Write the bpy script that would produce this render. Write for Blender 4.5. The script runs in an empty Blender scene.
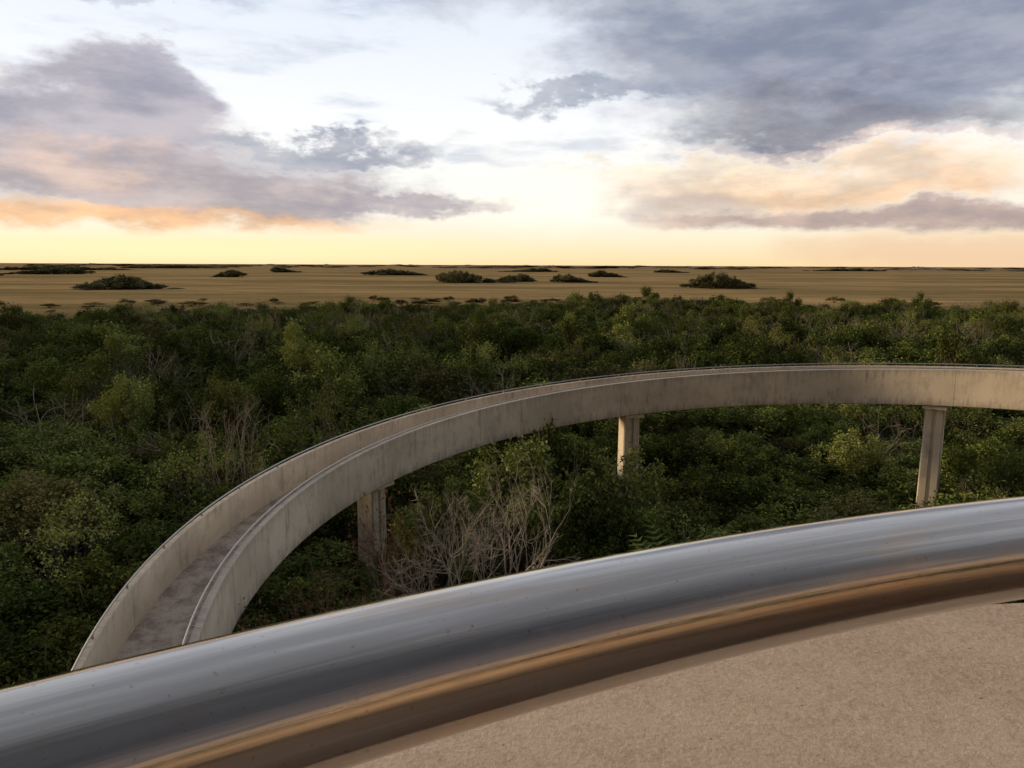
import bpy, math, random
import numpy as np
from mathutils import Vector, Matrix
random.seed(7); rng=np.random.default_rng(7)
S=bpy.context.scene
CAMZ=14.5
S.view_settings.view_transform='Standard'; S.view_settings.look='None'; S.view_settings.exposure=0

# ---------------------------------------------------------------- helpers
def link(o,parent=None):
    S.collection.objects.link(o)
    if parent is not None: o.parent=parent
    return o
def empty(name):
    e=bpy.data.objects.new(name,None); e.empty_display_size=0.5
    return link(e)
def mesh_np(name,V,F,mats=(),midx=None,smooth=False,uv=None,tr=None):
    me=bpy.data.meshes.new(name)
    V=np.asarray(V,dtype=np.float32); F=np.asarray(F)
    me.vertices.add(len(V)); me.vertices.foreach_set('co',V.ravel())
    n=F.shape[1]
    me.loops.add(F.size); me.loops.foreach_set('vertex_index',F.astype(np.int32).ravel())
    me.polygons.add(len(F)); me.polygons.foreach_set('loop_start',np.arange(0,F.size,n,dtype=np.int32))
    for m in mats: me.materials.append(m)
    if midx is not None: me.polygons.foreach_set('material_index',np.asarray(midx,dtype=np.int32))
    if uv is not None:
        l=me.uv_layers.new(name='UVMap'); l.data.foreach_set('uv',np.asarray(uv,dtype=np.float32).ravel())
    me.update(calc_edges=True)
    me.polygons.foreach_set('use_smooth',np.full(len(F),smooth))
    if tr is not None:
        a=me.attributes.new('treerand','FLOAT','FACE'); a.data.foreach_set('value',np.asarray(tr,dtype=np.float32))
    return me

class NT:
    def __init__(s,tree): s.t=tree; s.n=tree.nodes; s.l=tree.links
    def new(s,typ,**kw):
        n=s.n.new(typ)
        for k,v in kw.items(): setattr(n,k,v)
        return n
    def put(s,sock,v):
        if isinstance(v,bpy.types.NodeSocket): s.l.new(v,sock)
        else:
            try: sock.default_value=v
            except Exception: sock.default_value=(*v,1.0)
    def math(s,op,a,b=0.0,c=None,clamp=False):
        n=s.new('ShaderNodeMath',operation=op,use_clamp=clamp); s.put(n.inputs[0],a); s.put(n.inputs[1],b)
        if c is not None: s.put(n.inputs[2],c)
        return n.outputs[0]
    def mix(s,f,a,b,blend='MIX'):
        n=s.new('ShaderNodeMix',data_type='RGBA',blend_type=blend); s.put(n.inputs[0],f)
        for sock,v in ((n.inputs[6],a),(n.inputs[7],b)):
            if isinstance(v,(tuple,list)): sock.default_value=(v[0],v[1],v[2],1)
            else: s.l.new(v,sock)
        return n.outputs[2]
    def rng(s,v,a,b,c=0.0,d=1.0,interp='SMOOTHSTEP'):
        n=s.new('ShaderNodeMapRange',interpolation_type=interp); s.put(n.inputs[0],v)
        n.inputs[1].default_value=a;n.inputs[2].default_value=b;n.inputs[3].default_value=c;n.inputs[4].default_value=d
        return n.outputs[0]
    def noise(s,vec,scale,detail=4,rough=0.55,dist=0.0):
        n=s.new('ShaderNodeTexNoise'); n.inputs['Scale'].default_value=scale; n.inputs['Detail'].default_value=detail
        n.inputs['Roughness'].default_value=rough; n.inputs['Distortion'].default_value=dist
        if vec is not None: s.l.new(vec,n.inputs['Vector'])
        return n.outputs['Fac']
    def scale(s,vec,sc,loc=(0,0,0)):
        n=s.new('ShaderNodeVectorMath',operation='MULTIPLY_ADD'); s.l.new(vec,n.inputs[0]); n.inputs[1].default_value=sc; n.inputs[2].default_value=loc
        return n.outputs[0]
    def ramp(s,f,stops):
        n=s.new('ShaderNodeValToRGB'); s.put(n.inputs[0],f); cr=n.color_ramp
        while len(cr.elements)<len(stops): cr.elements.new(0.5)
        for e,(p,c) in zip(cr.elements,stops): e.position=p; e.color=(*c,1)
        return n.outputs[0]
def mat(name):
    m=bpy.data.materials.new(name); m.use_nodes=True; t=NT(m.node_tree); b=m.node_tree.nodes['Principled BSDF']
    return m,t,b
def bump(t,b,h,strength,dist):
    n=t.new('ShaderNodeBump'); n.inputs['Strength'].default_value=strength; n.inputs['Distance'].default_value=dist
    t.l.new(h,n.inputs['Height']); t.l.new(n.outputs[0],b.inputs['Normal'])

# ---------------------------------------------------------------- materials
def leaf_mat(name,c1,c2,c3):
    m,t,b=mat(name)
    geo=t.new('ShaderNodeNewGeometry'); oi=t.new('ShaderNodeObjectInfo')
    at=t.new('ShaderNodeAttribute',attribute_name='treerand')
    tr=t.math('FRACT',t.math('ADD',oi.outputs['Random'],at.outputs['Fac']))
    f=t.math('ADD',t.math('MULTIPLY',geo.outputs['Random Per Island'],0.55),t.math('MULTIPLY',tr,0.45))
    col=t.ramp(f,[(0.1,c1),(0.5,c2),(0.9,c3)])
    v=t.rng(t.math('FRACT',t.math('MULTIPLY',tr,7.31)),0,1,0.55,1.7,'LINEAR')
    h=t.new('ShaderNodeVectorMath',operation='SCALE'); t.l.new(col,h.inputs[0]); t.l.new(v,h.inputs['Scale'])
    d=t.new('ShaderNodeBsdfDiffuse'); t.l.new(h.outputs[0],d.inputs[0])
    t.l.new(d.outputs[0],m.node_tree.nodes['Material Output'].inputs[0])
    return m
M_leaf=leaf_mat('foliage_dark',(.042,.064,.018),(.086,.118,.031),(.155,.182,.050))
M_leaf2=leaf_mat('foliage_light',(.11,.138,.038),(.17,.20,.060),(.25,.26,.085))
M_leaf3=leaf_mat('foliage_olive',(.080,.086,.034),(.13,.130,.052),(.19,.178,.08))
M_red=leaf_mat('foliage_dead',(.14,.075,.045),(.20,.12,.07),(.26,.17,.10))
M_dist=leaf_mat('foliage_distant',(.11,.115,.055),(.15,.15,.075),(.20,.19,.10))  # lighter leaf colours, distance haze painted in
M_hz=leaf_mat('foliage_horizon',(.28,.235,.18),(.33,.28,.21),(.38,.32,.24))  # paler still: haze at the horizon is put into the leaf colour
M_scrub=leaf_mat('foliage_scrub',(.17,.14,.065),(.22,.18,.08),(.28,.22,.10))
def bark(name,c1,c2):
    m,t,b=mat(name); tc=t.new('ShaderNodeTexCoord')
    n=t.noise(tc.outputs['Object'],6,2)
    d=t.new('ShaderNodeBsdfDiffuse'); t.l.new(t.mix(n,c1,c2),d.inputs[0]); t.l.new(d.outputs[0],m.node_tree.nodes['Material Output'].inputs[0])
    return m
M_bark=bark('bark_grey',(.10,.085,.07),(.2,.18,.15))
M_bare=bark('bark_pale',(.29,.25,.20),(.56,.50,.42))
M_bare2=bark('bark_weathered',(.19,.16,.13),(.38,.33,.27))
M_twig=bark('bark_reddish',(.16,.10,.07),(.32,.2,.14))

def concrete_ramp():
    m,t,b=mat('weathered_concrete'); tc=t.new('ShaderNodeTexCoord'); uv=tc.outputs['UV']; ob=tc.outputs['Object']
    big=t.noise(ob,0.25,3,0.6); mid=t.noise(ob,1.5,8,0.72); fine=t.noise(ob,30,3,0.6)
    streak=t.noise(t.scale(uv,(.9,0.30,1)),1.0,7,0.75)
    streak2=t.noise(t.scale(uv,(6,0.40,1),(3,1,0)),1.0,5,0.6)
    c=t.mix(t.rng(big,.35,.65),(.58,.51,.405),(.76,.675,.54))
    c=t.mix(t.math('MULTIPLY',t.rng(streak,.46,.68),.50),c,(.36,.315,.255))
    c=t.mix(t.math('MULTIPLY',t.math('MULTIPLY',t.rng(streak2,.52,.70),t.rng(mid,.42,.58)),.5),c,(.18,.155,.13))
    c=t.mix(t.math('MULTIPLY',t.rng(mid,.50,.66),.38),c,(.34,.30,.25))
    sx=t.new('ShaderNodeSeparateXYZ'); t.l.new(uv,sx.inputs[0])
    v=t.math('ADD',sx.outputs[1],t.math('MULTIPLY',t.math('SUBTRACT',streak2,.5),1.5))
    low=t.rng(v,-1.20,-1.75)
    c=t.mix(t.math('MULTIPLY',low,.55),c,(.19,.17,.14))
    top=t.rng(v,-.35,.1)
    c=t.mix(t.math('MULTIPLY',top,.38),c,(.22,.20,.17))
    j=t.math('ABSOLUTE',t.math('SUBTRACT',t.math('FRACT',t.math('DIVIDE',sx.outputs[0],7.3)),.5))
    c=t.mix(t.math('MULTIPLY',t.rng(j,.0030,.0018),.35),c,(.10,.085,.07))
    c=t.mix(t.math('MULTIPLY',t.rng(fine,.4,.7),.15),c,(.3,.27,.22))
    t.l.new(c,b.inputs['Base Color']); b.inputs['Roughness'].default_value=.9; b.inputs['Specular IOR Level'].default_value=.2
    bump(t,b,t.math('ADD',mid,fine),.3,.03)
    return m
M_conc=concrete_ramp()
def deck_mat():
    m,t,b=mat('walkway_deck_concrete'); tc=t.new('ShaderNodeTexCoord'); ob=tc.outputs['Object']
    a=t.noise(ob,1.6,8,.75); f=t.noise(ob,14,5,.7)
    c=t.mix(t.rng(a,.38,.62),(.24,.19,.155),(.47,.395,.335))
    c=t.mix(t.math('MULTIPLY',t.rng(f,.5,.7),.45),c,(.56,.50,.44))
    t.l.new(c,b.inputs['Base Color']); b.inputs['Roughness'].default_value=.95; bump(t,b,f,.4,.02)
    return m
M_deck=deck_mat()
def steel(name,base,r):
    m,t,b=mat(name); tc=t.new('ShaderNodeTexCoord'); n=t.noise(tc.outputs['Object'],3,4)
    t.l.new(t.mix(n,tuple(x*.75 for x in base),base),b.inputs['Base Color'])
    b.inputs['Metallic'].default_value=1; b.inputs['Roughness'].default_value=r
    return m
M_steel=steel('galvanised_rail',(.42,.41,.40),.4)
def tube_mat():
    m,t,b=mat('brushed_stainless_tube'); tc=t.new('ShaderNodeTexCoord'); uv=tc.outputs['UV']
    s1=t.noise(t.scale(uv,(1.6,45,1)),1,5,.55)
    s2=t.noise(t.scale(uv,(4,260,1),(2,7,0)),1,5,.6)
    warm_streak=t.noise(t.scale(uv,(9,40,1),(5,3,0)),1,6,.6)
    sm=t.noise(t.scale(uv,(55,70,1),(1,8,0)),1,5,.6)
    spk=t.noise(t.scale(uv,(300,300,1)),1,3,.6)
    c=t.mix(t.rng(s1,.35,.65),(.36,.335,.31),(.50,.475,.45))
    c=t.mix(t.math('MULTIPLY',t.rng(warm_streak,.50,.66),.42),c,(.47,.33,.225))  # tarnish tint, also standing in for the orange sunset reflection
    c=t.mix(t.math('MULTIPLY',t.rng(s2,.50,.66),.32),c,(.68,.65,.61))
    c=t.mix(t.math('MULTIPLY',t.rng(spk,.64,.72),.5),c,(.18,.14,.11))
    t.l.new(c,b.inputs['Base Color']); b.inputs['Metallic'].default_value=1
    r=t.math('ADD',t.rng(s2,.35,.65,.06,.13),t.math('MULTIPLY',t.rng(sm,.48,.66),.08)); t.l.new(r,b.inputs['Roughness'])
    bump(t,b,t.math('ADD',t.math('MULTIPLY',s2,.4),t.math('MULTIPLY',warm_streak,.5)),.12,.002)
    return m
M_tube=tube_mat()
def parapet_mat():
    m,t,b=mat('sandy_parapet_concrete'); tc=t.new('ShaderNodeTexCoord'); ob=tc.outputs['Object']
    a=t.noise(ob,6,7,.65); g=t.noise(ob,260,4,.75); g2=t.noise(ob,80,6,.75); p1=t.noise(t.scale(ob,(1,1,1),(4,2,1)),330,5,.8); p2=t.noise(t.scale(ob,(1,1,1),(1,7,3)),110,6,.75)
    l1=t.noise(t.scale(ob,(1,1,1),(8,2,5)),300,4,.75)
    c=t.mix(t.rng(a,.3,.7),(.45,.325,.222),(.58,.44,.31))
    c=t.mix(t.math('MULTIPLY',t.rng(g,.40,.60),.45),c,(.72,.58,.44))
    c=t.mix(t.math('MULTIPLY',t.rng(g2,.50,.64),.42),c,(.35,.245,.165))
    c=t.mix(t.math('MULTIPLY',t.rng(p1,.62,.68),.5),c,(.20,.145,.105))
    pit=t.rng(p2,.66,.70)
    c=t.mix(t.math('MULTIPLY',pit,.8),c,(.10,.07,.05))
    c=t.mix(t.math('MULTIPLY',t.rng(l1,.60,.68),.45),c,(.80,.71,.60))
    t.l.new(c,b.inputs['Base Color']); b.inputs['Roughness'].default_value=.95; b.inputs['Specular IOR Level'].default_value=.15
    h=t.math('SUBTRACT',t.math('ADD',g,g2),t.math('MULTIPLY',pit,2)); bump(t,b,h,.7,.003)
    return m
M_par=parapet_mat()
def ground_mat():
    m,t,b=mat('sawgrass_prairie'); g=t.new('ShaderNodeNewGeometry'); P=g.outputs['Position']
    n1=t.noise(t.scale(P,(.0025,.009,1)),1,7,.6); n2=t.noise(t.scale(P,(.012,.05,1)),1,7,.68); n3=t.noise(t.scale(P,(.25,.8,1)),1,4,.7)
    c=t.mix(t.rng(n1,.38,.62),(.23,.160,.070),(.46,.305,.135))
    c=t.mix(t.math('MULTIPLY',t.rng(n2,.46,.60),.7),c,(.145,.130,.058))
    c=t.mix(t.math('MULTIPLY',t.rng(n3,.45,.65),.35),c,(.48,.345,.17))
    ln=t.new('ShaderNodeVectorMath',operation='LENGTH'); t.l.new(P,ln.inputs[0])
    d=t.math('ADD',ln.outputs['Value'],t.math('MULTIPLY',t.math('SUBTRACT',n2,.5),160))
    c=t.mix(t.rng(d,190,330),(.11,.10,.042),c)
    c=t.mix(t.math('MULTIPLY',t.rng(d,900,4500),.5),c,(.30,.195,.12))  # far ground tinted by distance in place of haze
    df=t.new('ShaderNodeBsdfDiffuse'); t.l.new(c,df.inputs[0]); t.l.new(df.outputs[0],m.node_tree.nodes['Material Output'].inputs[0])
    return m
M_ground=ground_mat()

# ---------------------------------------------------------------- ground
L=15000
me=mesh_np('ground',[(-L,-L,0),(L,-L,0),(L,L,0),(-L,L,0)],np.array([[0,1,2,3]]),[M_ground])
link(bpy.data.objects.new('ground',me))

# ---------------------------------------------------------------- curved walkway
CX,CY,R,W=9.33,18.12,16.27,2.283
def topz(t): return CAMZ-5.063-1.219*t-.143*t*t
def sweep(name,profile,t0,t1,n,mats,parent,closed=True,smooth=False,zfun=topz):
    ts=np.linspace(t0,t1,n+1); k=len(profile); V=[]
    for t in ts:
        th=t+math.pi/2
        for r,z in profile: V.append((CX+r*math.cos(th),CY+r*math.sin(th),zfun(t)+z))
    F=[];UV=[];kk=k if closed else k-1
    for i in range(n):
        for j in range(kk):
            j2=(j+1)%k
            F.append((i*k+j,i*k+j2,(i+1)*k+j2,(i+1)*k+j))
            u0,u1=ts[i]*R,ts[i+1]*R; z0,z1=profile[j][1],profile[j2][1]
            off=profile[j][0]*3.1
            UV+=[(u0+off,z0),(u0+off,z1),(u1+off,z1),(u1+off,z0)]
    me=mesh_np(name,V,np.array(F),mats,smooth=smooth,uv=UV)
    if closed:
        import bmesh
        bm=bmesh.new(); bm.from_mesh(me); bm.verts.ensure_lookup_table()
        try:
            bm.faces.new([bm.verts[j] for j in range(k)]); bm.faces.new([bm.verts[n*k+j] for j in reversed(range(k))])
        except Exception: pass
        bmesh.ops.recalc_face_normals(bm,faces=bm.faces); bm.to_mesh(me); bm.free()
    return link(bpy.data.objects.new(name,me),parent)
ramp=empty('elevated_walkway')
T0,T1=-1.9,2.35
bv=.02
w=.18; OT=-.11
prof=[(R+.03,-1.6),(R+W-.03,-1.6),(R+W,-1.57),(R+W,OT-bv),(R+W-bv,OT),(R+W-w+bv,OT),(R+W-w,OT-bv),(R+W-w,-1.12),
      (R+w,-1.12),(R+w,-bv),(R+w-bv,0),(R+bv,0),(R,-bv),(R,-1.57)]
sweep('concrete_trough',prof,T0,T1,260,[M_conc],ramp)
sweep('deck_surface',[(R+w+.01,-1.115),(R+W-w-.01,-1.115)],T0,T1,200,[M_deck],ramp,closed=False)
def circ(r0,z0,rad,n=8): return [(r0+rad*math.cos(a),z0+rad*math.sin(a)) for a in np.linspace(0,2*math.pi,n,endpoint=False)]
sweep('outer_handrail',circ(R+W-w/2,0.0,.024),T0,T1,240,[M_steel],ramp,smooth=True)
sweep('inner_handrail',circ(R+w+.09,0.02,.024),T0,T1,240,[M_steel],ramp,smooth=True)
V=[];F=[]
def box(c,ex,ey,ez,hx,hy,hz):
    b0=len(V)
    for sx in(-1,1):
        for sy in(-1,1):
            for sz in(-1,1):
                V.append(tuple(Vector(c)+Vector(ex)*sx*hx+Vector(ey)*sy*hy+Vector(ez)*sz*hz))
    for f in ((0,1,3,2),(4,6,7,5),(0,4,5,1),(2,3,7,6),(0,2,6,4),(1,5,7,3)): F.append(tuple(b0+i for i in f))
t=T0+.02
while t<T1:
    th=t+math.pi/2; er=(math.cos(th),math.sin(th),0); et=(-math.sin(th),math.cos(th),0)
    r=R+W-w/2; box((CX+r*er[0],CY+r*er[1],topz(t)-.07),er,et,(0,0,1),.018,.018,.055)
    r=R+w+.045; box((CX+r*er[0],CY+r*er[1],topz(t)-.02),er,et,(0,0,1),.05,.012,.012)
    t+=1.8/R
link(bpy.data.objects.new('rail_brackets',mesh_np('rail_brackets',V,np.array(F),[M_steel])),ramp)
COLT=(-1.396,-.59,.216,1.022,1.828)
for i,tc_ in enumerate(COLT):
    th=tc_+math.pi/2; er=Vector((math.cos(th),math.sin(th),0)); et=Vector((-math.sin(th),math.cos(th),0)); ez=Vector((0,0,1))
    zt=topz(tc_)-1.605; c=Vector((CX,CY,0))+er*(R+W*.40)
    V=[];F=[]
    hw,hd,g,dp=.40,.42,.08,.10
    P2=[(-hw,-hd+.05),(-hw+.05,-hd),(-g,-hd),(-g,-hd+dp),(g,-hd+dp),(g,-hd),(hw-.05,-hd),(hw,-hd+.05),
        (hw,hd-.05),(hw-.05,hd),(g,hd),(g,hd-dp),(-g,hd-dp),(-g,hd),(-hw+.05,hd),(-hw,hd-.05)]
    k=len(P2); rows=[(-.3,1.05),(zt*.5,1.0),(zt-.2,.96)]
    UV=[]
    for z,s in rows:
        for a,bb in P2: V.append(tuple(c+et*a*s+er*bb*s+ez*z))
    for rr in range(2):
        for j in range(k):
            j2=(j+1)%k; F.append((rr*k+j,rr*k+j2,(rr+1)*k+j2,(rr+1)*k+j))
            for q,(jj,z) in enumerate(((j,rows[rr][0]),(j+1,rows[rr][0]),(j+1,rows[rr+1][0]),(j,rows[rr+1][0]))): UV.append((jj*.12+i*9,-.9+z*.04))
    n0=len(F)
    box(c+ez*(zt-.10),et,er,ez,.46,.75,.08)
    UV+= [(i*3.3+.3,-.8)]*((len(F)-n0)*4)
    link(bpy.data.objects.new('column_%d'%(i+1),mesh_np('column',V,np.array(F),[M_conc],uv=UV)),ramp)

# ---------------------------------------------------------------- observation deck: rail + parapet
k=1.25
pts=[Vector((-.133*k,.1635*k)),Vector((0,.2380*k)),Vector((.237*k,.3290*k))]
def circum(a,b,c):
    d=2*(a.x*(b.y-c.y)+b.x*(c.y-a.y)+c.x*(a.y-b.y))
    ux=((a.length_squared)*(b.y-c.y)+(b.length_squared)*(c.y-a.y)+(c.length_squared)*(a.y-b.y))/d
    uy=((a.length_squared)*(c.x-b.x)+(b.length_squared)*(a.x-c.x)+(c.length_squared)*(b.x-a.x))/d
    return Vector((ux,uy))
C=circum(*pts); RR=(C-pts[0]).length
print('rail centre',C,RR)
tower=empty('observation_deck')
def ring(name,profile,n,mats,smooth,a0=0,a1=2*math.pi,closed=True):
    V=[];F=[];UV=[];kk=len(profile)
    ang=np.linspace(a0,a1,n+1)
    acc=[0]
    for j in range(kk): acc.append(acc[-1]+math.dist(profile[j],profile[(j+1)%kk]))
    for a in ang:
        for r,z in profile: V.append((C.x+r*math.cos(a),C.y+r*math.sin(a),z))
    for i in range(n):
        for j in range(kk if closed else kk-1):
            j2=(j+1)%kk; F.append((i*kk+j,i*kk+j2,(i+1)*kk+j2,(i+1)*kk+j))
            u0,u1=ang[i]*RR,ang[i+1]*RR
            UV+=[(u0,acc[j]),(u0,acc[j+1]),(u1,acc[j+1]),(u1,acc[j])]
    return link(bpy.data.objects.new(name,mesh_np(name,V,np.array(F),mats,smooth=smooth,uv=UV)),tower)
zr=CAMZ-.129*k
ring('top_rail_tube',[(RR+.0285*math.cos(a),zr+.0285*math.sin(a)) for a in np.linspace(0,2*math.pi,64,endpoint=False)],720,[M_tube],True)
zp=CAMZ-.375
far=(Vector((.60,.80))-C).length
ring('parapet_wall',[(far,zp-1.6),(far,zp-.012),(far-.004,zp-.004),(far-.012,zp),(RR-.07,zp),(RR-.08,zp-.01),(RR-.08,zp-1.6)],360,[M_par],False,closed=False)
ring('deck_floor',[(0.02,zp-1.0),(RR-.08,zp-1.0)],90,[M_par],False,closed=False)
ring('deck_slab',[(0.02,zp-1.6),(far,zp-1.6)],90,[M_par],False,closed=False)
ring('tower_shaft',[(1.1,-.2),(1.1,zp-1.59)],48,[M_conc],True,closed=False)
V=[];F=[]
aa=math.atan2(-C.y,-C.x)
for i in range(8):
    a=aa-math.radians(34)+i*math.radians(45)
    if i==1: a+=math.radians(14)
    er=(math.cos(a),math.sin(a),0);et=(-math.sin(a),math.cos(a),0)
    box((C.x+RR*er[0],C.y+RR*er[1],(zr+zp)/2-.01),er,et,(0,0,1),.012,.03,(zr-zp)/2-.012)
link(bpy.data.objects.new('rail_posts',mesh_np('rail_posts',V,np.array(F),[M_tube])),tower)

# ---------------------------------------------------------------- vegetation prototypes
MATS=[M_bark,M_leaf,M_leaf2,M_leaf3,M_red,M_dist,M_bare,M_twig,M_hz,M_scrub,M_bare2]
def tubes(segs,sides=4):
    s=np.array([(*a,*b,c,d) for a,b,c,d in segs],float)
    p0,p1,r0,r1=s[:,0:3],s[:,3:6],s[:,6],s[:,7]
    d=p1-p0; d/=np.maximum(np.linalg.norm(d,axis=1),1e-9)[:,None]
    ref=np.where(np.abs(d[:,2:3])<.9,np.array([[0,0,1.]]),np.array([[1.,0,0]]))
    a=np.cross(d,ref); a/=np.maximum(np.linalg.norm(a,axis=1),1e-9)[:,None]; b=np.cross(d,a)
    V=np.zeros((len(s),2*sides,3))
    for q in range(sides):
        an=2*math.pi*q/sides; o=a*math.cos(an)+b*math.sin(an)
        V[:,q]=p0+o*r0[:,None]; V[:,sides+q]=p1+o*r1[:,None]
    base=np.arange(len(s))[:,None]*2*sides
    F=np.stack([np.concatenate([base+q,base+(q+1)%sides,base+sides+(q+1)%sides,base+sides+q],1) for q in range(sides)],1).reshape(-1,4)
    return V.reshape(-1,3),F
def leaves(cent,size,r,up=.7,aspect=.5):
    n=len(cent)
    nrm=r.normal(size=(n,3)); nrm[:,2]=np.abs(nrm[:,2])+up; nrm/=np.linalg.norm(nrm,axis=1)[:,None]
    a=np.cross(nrm,r.normal(size=(n,3))); a/=np.linalg.norm(a,axis=1)[:,None]; b=np.cross(nrm,a)
    s=size*(.6+.8*r.random(n))[:,None]
    V=np.stack([cent-a*s*.5,cent+b*s*aspect*.5+nrm*s*.08,cent+a*s*.5-nrm*s*.1,cent-b*s*aspect*.5+nrm*s*.08],1).reshape(-1,3)
    return V,np.arange(4*n).reshape(n,4)
def curved(p0,p1,r0,r1,r,n=4,wob=.12):
    p0=np.array(p0,float);p1=np.array(p1,float);l=np.linalg.norm(p1-p0); pts=[p0]
    for i in range(1,n): pts.append(p0+(p1-p0)*i/n+r.normal(size=3)*wob*l*.5)
    pts.append(p1)
    return [(pts[i],pts[i+1],r0+(r1-r0)*i/n,r0+(r1-r0)*(i+1)/n) for i in range(n)],pts
# every prototype is (V,F,material index)
def broadleaf(seed,H,cr,ncl,nleaf,ls,lm,base=.45,flat=.75,asp=.5):
    r=np.random.default_rng(seed); segs=[]
    lean=r.normal(size=2)*.25
    s,p=curved((0,0,-.2),(lean[0],lean[1],H*base),.13,.09,r,4,.06); segs+=s
    zc=H*(base+1)/2+.1; hz=H*(1-base)/2
    ctr=[]
    for i in range(ncl):
        d=r.normal(size=3); d/=np.linalg.norm(d); d[2]=abs(d[2])*1.1-.25
        rad=.5+.55*r.random()
        q=np.array([lean[0]+d[0]*cr*rad,lean[1]+d[1]*cr*rad,zc+d[2]*hz*rad*(.7+.6*r.random())])
        ctr.append(q)
        s,_=curved(p[-1-int(r.integers(0,2))],q,.05,.015,r,3,.14); segs+=s
        for m in range(2):
            s,_=curved(q,q+r.normal(size=3)*.4,.014,.005,r,2,.1); segs+=s
    ctr=np.array(ctr); clr=(.28+.42*r.random(ncl))*cr*.42
    wgt=clr**2; wgt/=wgt.sum()
    nt=max(ncl*13,10); ti=r.choice(ncl,nt,p=wgt); d=r.normal(size=(nt,3)); d/=np.linalg.norm(d,axis=1)[:,None]; d[:,2]=d[:,2]*flat+.15
    tips=ctr[ti]+d*clr[ti][:,None]*(.55+.6*r.random(nt))[:,None]
    k2=r.integers(0,nt,nleaf); cen=tips[k2]+r.normal(size=(nleaf,3))*ls*.8
    LV,LF=leaves(cen,ls,r,aspect=asp)
    TV,TF=tubes(segs)
    return np.concatenate([TV,LV]),np.concatenate([TF,LF+len(TV)]),np.concatenate([np.zeros(len(TF),int),np.full(len(LF),lm)])
def bare(seed,H,spread,bm,lm=None,nleaf=0,depth=5,base=.3,trunk=.075,stems=3,ls=.14,wob=.10,maxc=4):
    r=np.random.default_rng(seed); segs=[];tips=[]
    def rec(p,d,l,rad,dep):
        n=3; q=np.array(p,float)
        for i in range(n):
            d=d+r.normal(size=3)*wob; d/=np.linalg.norm(d); q2=q+d*l/n
            segs.append((q,q2,rad*(1-.25*i/n),rad*(1-.25*(i+1)/n))); q=q2
            if dep<=2 and r.random()<.6:
                td=d+r.normal(size=3)*.8; td/=np.linalg.norm(td); segs.append((q,q+td*l*.45,rad*.4,rad*.18))
        if dep==0: tips.append(q); return
        for c in range(int(r.integers(2,maxc))):
            nd=d+r.normal(size=3)*spread; nd[2]+=.10; nd/=np.linalg.norm(nd)
            rec(q,nd,l*(.62+.25*r.random()),rad*.60,dep-1)
    for b in range(stems):
        d=np.array([r.normal()*.35,r.normal()*.35,1.]); d/=np.linalg.norm(d)
        rec((r.normal()*.1,r.normal()*.1,-.1),d,H*base,trunk,depth)
    TV,TF=tubes(segs,4); sc=H/np.percentile(TV[:,2],99); TV=TV*sc
    top=TV[TV[:,2]>H*.5]; m=top.mean(0)
    off=np.clip(TV[:,2:3]/m[2],0,1.3)*np.array([[m[0],m[1],0]]); TV=TV-off
    mi=np.full(len(TF),bm)
    if nleaf:
        tp=np.array(tips)*sc; tp=tp-np.clip(tp[:,2:3]/m[2],0,1.3)*np.array([[m[0],m[1],0]])
        cen=tp[r.integers(0,len(tp),nleaf)]+r.normal(size=(nleaf,3))*.16
        LV,LF=leaves(cen,ls,r); return np.concatenate([TV,LV]),np.concatenate([TF,LF+len(TV)]),np.concatenate([mi,np.full(len(LF),lm)])
    return TV,TF,mi
def tomesh(name,p): return mesh_np(name,p[0],p[1],MATS,p[2])
nearH=[5.5+.3*i for i in range(6)]
near=[tomesh('tree_near_%d'%i,broadleaf(100+i,nearH[i],1.95+.12*i,26+3*i,8500,.155,(1,1,2,1,3,1)[i])) for i in range(6)]
tileP=[broadleaf(200+i,6,2.1,24,3400,.23,(1,1,3,2,1)[i],base=.42) for i in range(5)]
farD=[broadleaf(250+i,6,3.0,22,1300,.55,5,base=.06,asp=.8) for i in range(3)]
farm=[tomesh('tree_far_%d'%i,p) for i,p in enumerate(tileP)]
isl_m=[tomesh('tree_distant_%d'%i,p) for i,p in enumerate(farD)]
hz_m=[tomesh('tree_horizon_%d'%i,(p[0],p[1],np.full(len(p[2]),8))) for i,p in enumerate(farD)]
scr_m=[tomesh('scrub_%d'%i,(p[0],p[1],np.full(len(p[2]),9))) for i,p in enumerate(farD)]
bareP=[bare(300+i,7,.45,10,depth=4,trunk=.06) for i in range(3)]
bares=[tomesh('bare_%d'%i,p) for i,p in enumerate(bareP)]
big_bare=tomesh('bare_big',bare(311,9,.46,6,depth=6,base=.24,trunk=.095,stems=3,maxc=4,wob=.12))
sparseP=[bare(400+i,6.5,.5,0,2,2600,depth=4,trunk=.05) for i in range(2)]
sparse=[tomesh('sparse_%d'%i,p) for i,p in enumerate(sparseP)]
redp=tomesh('dead_bush_mesh',bare(500,4.5,.6,7,4,450,depth=5,base=.25,trunk=.05))
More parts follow.
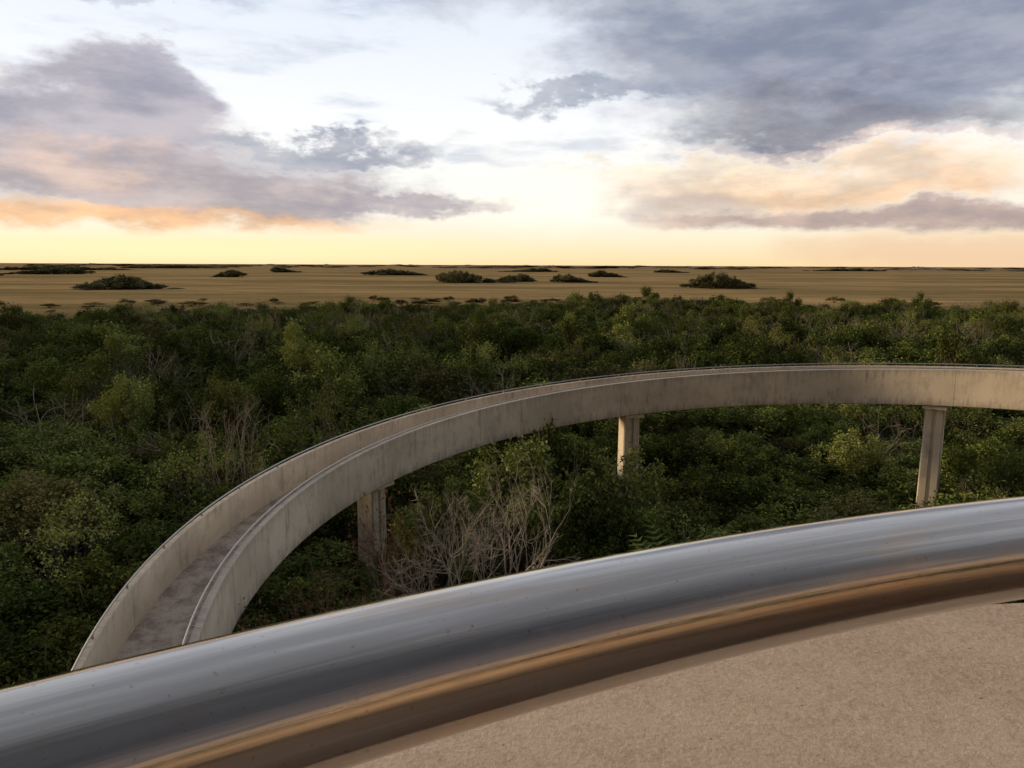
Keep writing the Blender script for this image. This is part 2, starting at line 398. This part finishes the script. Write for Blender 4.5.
def palm(name,seed):
    r=np.random.default_rng(seed); segs,_=curved((0,0,-.1),(.1,.1,3.2),.16,.13,r,5,.03)
    TV,TF=tubes(segs,8); V=list(TV);F=list(map(tuple,TF)); nT=len(F)
    for i in range(26):
        az=i*2.4; el=r.uniform(-.3,1.3); p=np.array([.1,.1,3.2]); d=np.array([math.cos(az)*math.cos(el),math.sin(az)*math.cos(el),math.sin(el)])
        side=np.array([-math.sin(az),math.cos(az),0]); ln=1.9; q=p.copy(); N=16
        for s in range(N):
            d=d+np.array([0,0,-.055]); d/=np.linalg.norm(d); q=q+d*ln/N
            wl=.55*math.sin(math.pi*(s+1.5)/(N+2)) 
            for sg in(-1,1):
                tip=q+side*sg*wl+d*.18-np.array([0,0,.08]); b0=len(V)
                V+= [q,q+d*.045,tip,q-d*.01+side*sg*.01]; F.append((b0,b0+1,b0+2,b0+3))
    return mesh_np(name,np.array(V),np.array(F),MATS,[0]*nT+[2]*(len(F)-nT))
palmm=palm('palm_mesh',9)
TS=26.0
def tile(seed):
    r=random.Random(seed); Vs=[];Fs=[];Ms=[];Rs=[];off=0
    n=9; st=TS/n
    for i in range(n):
        for j in range(n):
            x=-TS/2+(i+.5+r.uniform(-.45,.45))*st; y=-TS/2+(j+.5+r.uniform(-.45,.45))*st
            q=r.random()
            if q<.06: p=r.choice(bareP); H=r.uniform(5.5,8.0)/7
            elif q<.12: p=r.choice(sparseP); H=r.uniform(5,7.5)/6.5
            else: p=tileP[r.choice((0,1,4,0,1,4,2,0,3))]; H=(r.uniform(3.8,6.8)+r.random()**4*2.2)/6
            s=r.uniform(.8,1.3); a=r.uniform(0,6.28); ca,sa=math.cos(a),math.sin(a)
            V=p[0]@np.array([[ca*s,sa*s,0],[-sa*s,ca*s,0],[0,0,H]])+np.array([x,y,0])
            Vs.append(V);Fs.append(p[1]+off);Ms.append(p[2]);Rs.append(np.full(len(p[1]),r.random())); off+=len(V)
    return mesh_np('forest_tile_%d'%seed,np.concatenate(Vs),np.concatenate(Fs),MATS,np.concatenate(Ms),tr=np.concatenate(Rs))
tiles=[tile(i) for i in range(3)]

forest=empty('mangrove_forest')
cnt=0
def inst(me,x,y,sx,sz,parent=None,name='mangrove_tree',rot=None,z=0):
    global cnt
    o=bpy.data.objects.new(name,me); o.location=(x,y,z); o.scale=(sx,sx,sz)
    o.rotation_euler=(random.gauss(0,.04),random.gauss(0,.04),random.uniform(0,6.28)) if rot is None else (0,0,rot)
    S.collection.objects.link(o)
    if parent is not None: o.parent=parent
    cnt+=1
    return o
def edge(x,y):
    az=math.atan2(x,y)
    return 172+26*max(-1,min(1,az/.6))+9*math.sin(x*.05)+5*math.sin(x*.17)
def clearance(x,y,cr,H):
    d=math.hypot(x-CX,y-CY); th=math.atan2(y-CY,x-CX)-math.pi/2
    if th<-math.pi: th+=2*math.pi
    if R-cr*.9<d<R+W+cr*.9 and T0-.1<th<T1+.1:
        return min(H,topz(th)-1.75)
    return H
def hash2(x,y): return .5+.5*math.sin(x*.11+1.3*math.sin(y*.07))*math.cos(y*.09+1.1*math.sin(x*.05))
specials=[('n2',-.3,24.8,8.4,1.05),('n0',1.6,26.2,8.2,1.0),('n2',3.8,25.6,7.6,1.0),('n2',-2.2,24.6,6.6,.8),('n1',2.4,22.0,7.0,.9),('n3',4.6,22.2,6.9,1.0),
 ('n2',-4.8,15.6,5.6,.8),('n4',9.0,24.5,5.4,1.0),('n2',3.2,18.0,6.2,.9)]
taken=[]
for code,x,y,H,s in specials:
    i=int(code[1]); inst(near[i],x,y,s,H/nearH[i]); taken.append((x,y,1.4))
inst(big_bare,-1.0,20.0,.62,9.2/9,name='bare_tree',rot=.6); taken.append((-1.0,20.0,1.5)); taken.append((-.9,17.8,1.5)); taken.append((-.9,22.3,1.0))
for x,y,H,s,i in ((-10.7,28.5,8.8,.7,2),(-2.9,19.0,6.8,.6,1),(-14.5,36,8.0,.9,0)):
    inst(bares[i],x,y,s,H/7,name='bare_tree'); taken.append((x,y,.9))
for x,y,H,s,i in ((-8.2,33.5,8.6,.8,0),(-13,30,7.2,.9,1)):
    inst(sparse[i],x,y,s,H/6.5,name='sparse_leaved_tree'); taken.append((x,y,.9))
for x,y,H,s in ((-4.0,23.6,6.9,.8),(-5.0,19.0,6.0,.8),(-6.0,17.2,5.6,.7)): inst(redp,x,y,s,H/4.5,name='dead_bush'); taken.append((x,y,.8))
inst(palmm,4.6,19.6,1.3,1.45,name='palm'); taken.append((4.6,19.6,1.4))
cols=[(CX+(R+1)*math.cos(a+math.pi/2),CY+(R+1)*math.sin(a+math.pi/2)) for a in COLT]
tileset=set()
N=int(240/TS)+2
for i in range(-N,N+1):
    for j in range(0,N+1):
        x=i*TS; y=j*TS+10
        cs=[(x+a,y+b) for a in(-TS/2,TS/2) for b in(-TS/2,TS/2)]
        if min(math.hypot(*c) for c in cs)<46: continue
        if max(math.hypot(*c)-edge(*c) for c in cs)>0: continue
        if y<0 or abs(math.atan2(x,y))>math.radians(58): continue
        tileset.add((i,j))
        inst(tiles[random.randrange(3)],x,y,1,random.uniform(.92,1.12),forest,'forest_patch',rot=random.randrange(4)*math.pi/2)
pts=[]
rad=6.0
while rad<215:
    sp=2.15+rad*.008
    span=math.radians(110)
    n=int(rad*span/sp)
    for j in range(n):
        a=-span/2+span*(j+random.random())/n; rr=rad+random.uniform(-.5,.5)*sp
        pts.append((rr*math.sin(a),rr*math.cos(a),rr))
    rad+=sp
for x,y,rr in pts:
    if (round(x/TS),round((y-10)/TS)) in tileset: continue
    if rr>edge(x,y)+random.uniform(-14,14): continue
    if any((x-a)**2+(y-b)**2<c*c for a,b,c in taken): continue
    if rr<5: continue
    h=hash2(x,y); q=random.random()
    H=4.4+1.6*h+random.gauss(0,.9)
    inside=math.hypot(x-CX,y-CY)<R
    if inside: H-=.5
    if rr<70: H=min(max(H,3.2),7.8)
    for cx_,cy_ in cols:
        m=math.hypot(cx_,cy_); ux,uy=cx_/m,cy_/m; al=x*ux+y*uy; la=abs(-x*uy+y*ux)
        if la<2.0 and m-9<al<m+1.5: H=min(H,3.2+.12*(m-al))
    sx=random.uniform(.85,1.25)
    H2=clearance(x,y,2.1*sx,H)
    if H2<H: sx*=.8
    H=max(H2,2.2)
    if rr<60:
        if q<.035 and H>4.3: inst(random.choice(bares),x,y,sx*.8,(H+.9)/7 if H2>=H else H/7,forest,'bare')
        elif q<.09 : inst(random.choice(sparse),x,y,sx,(H+.2)/6.5,forest,'sparse')
        else:
            i=random.choice((0,1,3,5,0,1,3,5,4,2,2)); inst(near[i],x,y,sx,H/nearH[i],forest,'broadleaf')
    else:
        if q<.035: inst(random.choice(bares),x,y,1.1,(H+1)/7,forest,'bare')
        else:
            i=random.choice((0,1,4,0,1,4,2,3)); inst(farm[i],x,y,sx*1.15,H/6,forest,'broadleaf')
scrub=empty('prairie_scrub')
for i in range(420):
    a=math.radians(random.uniform(-46,46)); d=edge(math.sin(a)*170,math.cos(a)*170)+random.random()**2.5*150-4
    inst(random.choice(scr_m),d*math.sin(a),d*math.cos(a),random.uniform(.4,1.3),random.uniform(.12,.38),scrub,'shrub')
isl=empty('tree_islands')
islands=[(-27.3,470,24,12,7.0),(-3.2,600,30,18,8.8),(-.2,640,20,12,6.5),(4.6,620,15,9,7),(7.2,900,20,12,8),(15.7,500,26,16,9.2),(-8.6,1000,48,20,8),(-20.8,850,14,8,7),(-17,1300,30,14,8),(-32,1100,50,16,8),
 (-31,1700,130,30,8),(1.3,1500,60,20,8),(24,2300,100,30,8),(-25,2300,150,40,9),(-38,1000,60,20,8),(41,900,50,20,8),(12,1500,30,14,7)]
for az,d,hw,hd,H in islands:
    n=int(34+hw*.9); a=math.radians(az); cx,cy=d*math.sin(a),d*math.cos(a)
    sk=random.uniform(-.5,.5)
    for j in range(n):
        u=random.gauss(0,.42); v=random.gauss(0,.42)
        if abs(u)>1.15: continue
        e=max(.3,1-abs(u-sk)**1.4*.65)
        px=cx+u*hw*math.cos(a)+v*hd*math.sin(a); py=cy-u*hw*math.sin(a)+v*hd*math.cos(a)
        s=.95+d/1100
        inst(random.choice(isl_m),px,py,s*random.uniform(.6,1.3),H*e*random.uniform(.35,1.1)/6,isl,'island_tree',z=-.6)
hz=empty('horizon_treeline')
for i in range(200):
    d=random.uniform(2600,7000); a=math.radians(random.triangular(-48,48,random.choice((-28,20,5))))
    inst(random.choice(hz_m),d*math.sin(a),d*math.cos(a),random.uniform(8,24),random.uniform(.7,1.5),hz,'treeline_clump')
print('instances',cnt)

# ---------------------------------------------------------------- world
SUN_AZ,SUN_EL=-70,10
wd=bpy.data.worlds.new('World'); S.world=wd; wd.use_nodes=True
t=NT(wd.node_tree); bg=wd.node_tree.nodes['Background']
tc=t.new('ShaderNodeTexCoord'); D=tc.outputs['Generated']
sx=t.new('ShaderNodeSeparateXYZ'); t.l.new(D,sx.inputs[0]); X,Y,Z=sx.outputs
az=t.math('MULTIPLY',t.math('ARCTAN2',X,Y),57.29578); el=t.math('MULTIPLY',t.math('ARCSINE',Z),57.29578)
w1=t.noise(t.scale(D,(1,1,2.4)),4.0,5,.60); w2=t.noise(t.scale(D,(1,1,2.2),(7,3,1)),6,6,.64); w3=t.noise(t.scale(D,(1,1,3.2),(2,9,4)),7,6,.60)
w4=t.noise(t.scale(D,(1,1,5),(4,1,8)),5,5,.60)
elf=t.rng(el,0,9,.25,1)
azw=t.math('MULTIPLY_ADD',t.math('SUBTRACT',w1,.5),26,az)
elw=t.math('MULTIPLY_ADD',t.math('MULTIPLY',t.math('SUBTRACT',w2,.5),11),elf,el)
cv=t.new('ShaderNodeCombineXYZ'); t.l.new(azw,cv.inputs[0]); t.l.new(elw,cv.inputs[1]); CV=cv.outputs[0]
cv0=t.new('ShaderNodeCombineXYZ'); t.l.new(az,cv0.inputs[0]); t.l.new(el,cv0.inputs[1]); CV0=cv0.outputs[0]
e01=t.math('DIVIDE',el,90,clamp=True)
col=t.ramp(e01,[(0,(1.0,.75,.41)),(.018,(1.0,.86,.61)),(.045,(1.0,.97,.89)),(.12,(.97,.98,1.0)),(.20,(.80,.86,.96)),(.34,(.68,.72,.80)),(.6,(.40,.42,.47)),(1,(.30,.32,.35))])
def blob(vec,a,e,ra,re,soft):
    q=t.scale(vec,(1/ra,1/re,0),(-a/ra,-e/re,0))
    n=t.new('ShaderNodeVectorMath',operation='LENGTH'); t.l.new(q,n.inputs[0])
    return n.outputs['Value'],(math.sqrt(soft[0]),math.sqrt(soft[1]))
cm=t.math('MULTIPLY',t.math('MULTIPLY',t.rng(w4,.50,.68),t.rng(el,3,8)),.5)
col=t.mix(cm,col,(.60,.67,.80))
def layer(a,e,ra,re,c,k,soft=(1.5,.45),cloud=1):
    global col,cm
    q,(s0,s1)=blob(CV,a,e,ra,re,soft)
    m=t.rng(q,s0,s1,0,k)
    if cloud: cm=t.math('MAXIMUM',cm,m)
    col=t.mix(m,col,c)
for d_ in [
  dict(a=33,e=.8,ra=14,re=1.8,c=(.86,.58,.38),k=.75,soft=(1.6,.1),cloud=0),
  dict(a=-30,e=17.2,ra=9,re=1.2,c=(.52,.57,.68),k=.6),
  dict(a=-31,e=8.4,ra=12,re=4.4,c=(.43,.405,.475),k=.95),
  dict(a=-24,e=11.4,ra=5,re=2.4,c=(.45,.43,.51),k=.9),
  dict(a=-21,e=5.0,ra=15,re=2.1,c=(.47,.40,.43),k=.9),
  dict(a=-9,e=4.6,ra=10,re=.75,c=(.42,.375,.43),k=.8,soft=(1.5,.2)),
  dict(a=-29,e=3.0,ra=19,re=.85,c=(.92,.52,.27),k=.85,soft=(1.7,.1)),
  dict(a=-30,e=6.6,ra=7,re=1.8,c=(.72,.53,.46),k=.65,soft=(1.4,.1)),
  dict(a=-13.5,e=8.2,ra=9,re=1.1,c=(.38,.40,.49),k=.88,soft=(1.6,.3)),
  dict(a=-16,e=6.8,ra=9,re=.8,c=(.46,.43,.49),k=.6,soft=(1.6,.2)),
  dict(a=21,e=5.8,ra=17,re=2.5,c=(.92,.67,.45),k=.78,soft=(1.5,.2)),
  dict(a=14,e=7.2,ra=12,re=.7,c=(1.0,.88,.70),k=.6,soft=(1.6,.1)),
  dict(a=24,e=5.0,ra=12,re=.8,c=(.95,.60,.35),k=.5,soft=(1.6,.1)),
  dict(a=10,e=4.4,ra=9,re=1.4,c=(.66,.53,.48),k=.5,soft=(1.5,.2)),
  dict(a=25,e=3.2,ra=18,re=1.0,c=(.50,.37,.345),k=.9,soft=(1.6,.2)),
  dict(a=24,e=15.0,ra=19,re=5.6,c=(.285,.315,.41),k=.95),
  dict(a=23,e=9.8,ra=14,re=1.7,c=(.235,.235,.295),k=.88,soft=(1.6,.1)),
  dict(a=24,e=8.4,ra=12,re=.6,c=(.58,.44,.42),k=.55,soft=(1.6,.1)),
  dict(a=6,e=12.2,ra=11,re=1.0,c=(.36,.40,.50),k=.85,soft=(1.6,.2)),
  dict(a=18,e=20,ra=24,re=5,c=(.34,.38,.47),k=.9)]: layer(**d_)
var=t.mix(t.rng(w3,.34,.66),(.72,.74,.79),(1.26,1.20,1.12))
colv=t.mix(1.0,col,var,'MULTIPLY')
col=t.mix(cm,col,colv)
q,s_=blob(CV,1.8,4.6,5.5,2.6,(1.6,.0)); col=t.mix(t.rng(q,s_[0],0,0,.9),col,(1.2,1.10,.92))
q,s_=blob(CV0,-20,.9,28,1.4,(1.5,0)); col=t.mix(t.rng(q,s_[0],0,0,.85),col,(1.3,.92,.52))
n4=t.noise(t.scale(D,(1,1,2.0),(5,5,5)),2.2,4,.6)
col=t.mix(t.math('MULTIPLY',t.math('MULTIPLY',t.rng(n4,.45,.62),t.rng(el,18,26)),.55),col,(.36,.38,.45))
back=t.rng(Y,.10,-.45)
bcol=t.ramp(e01,[(0,(.42,.28,.18)),(.045,(.66,.42,.27)),(.10,(.26,.20,.18)),(.35,(.075,.072,.078)),(.8,(.13,.13,.14)),(1,(.30,.32,.35))])  # unseen rear sky, browned and given an orange band to shape tube reflections
col=t.mix(back,col,bcol)
q,s_=blob(CV0,SUN_AZ,3,24,8,(2.2,0)); col=t.mix(t.rng(q,s_[0],0),col,(3.6,2.2,.95))
sky=t.new('ShaderNodeTexSky',sky_type='NISHITA'); sky.sun_disc=False; sky.sun_elevation=math.radians(SUN_EL); sky.sun_rotation=math.radians(SUN_AZ%360)
sv=t.new('ShaderNodeVectorMath',operation='SCALE'); t.l.new(sky.outputs[0],sv.inputs[0]); sv.inputs['Scale'].default_value=.010
col=t.mix(1.0,col,sv.outputs[0],'ADD')
t.l.new(col,bg.inputs[0]); bg.inputs[1].default_value=1.0

sl=bpy.data.lights.new('sun','SUN'); sl.energy=3.2; sl.angle=math.radians(10); sl.color=(1,.72,.43)
so=link(bpy.data.objects.new('sun',sl)); a=math.radians(SUN_AZ); e=math.radians(SUN_EL)
dv=Vector((math.sin(a)*math.cos(e),math.cos(a)*math.cos(e),math.sin(e))); so.rotation_euler=dv.to_track_quat('Z','Y').to_euler(); so.location=(-20,5,30)

# ---------------------------------------------------------------- camera
cd=bpy.data.cameras.new('camera'); cam=link(bpy.data.objects.new('camera',cd)); S.camera=cam
cd.sensor_width=36; cd.lens=740/1024*36; cd.clip_start=.02; cd.clip_end=40000
pitch=math.atan(119.5/740); fw=Vector((0,math.cos(pitch),-math.sin(pitch)))
qt=fw.to_track_quat('-Z','Y'); cam.matrix_world=Matrix.Translation((0,0,CAMZ))@qt.to_matrix().to_4x4()@Matrix.Rotation(math.radians(.25),4,'Z')
cd.dof.use_dof=True; cd.dof.focus_distance=25; cd.dof.aperture_fstop=60
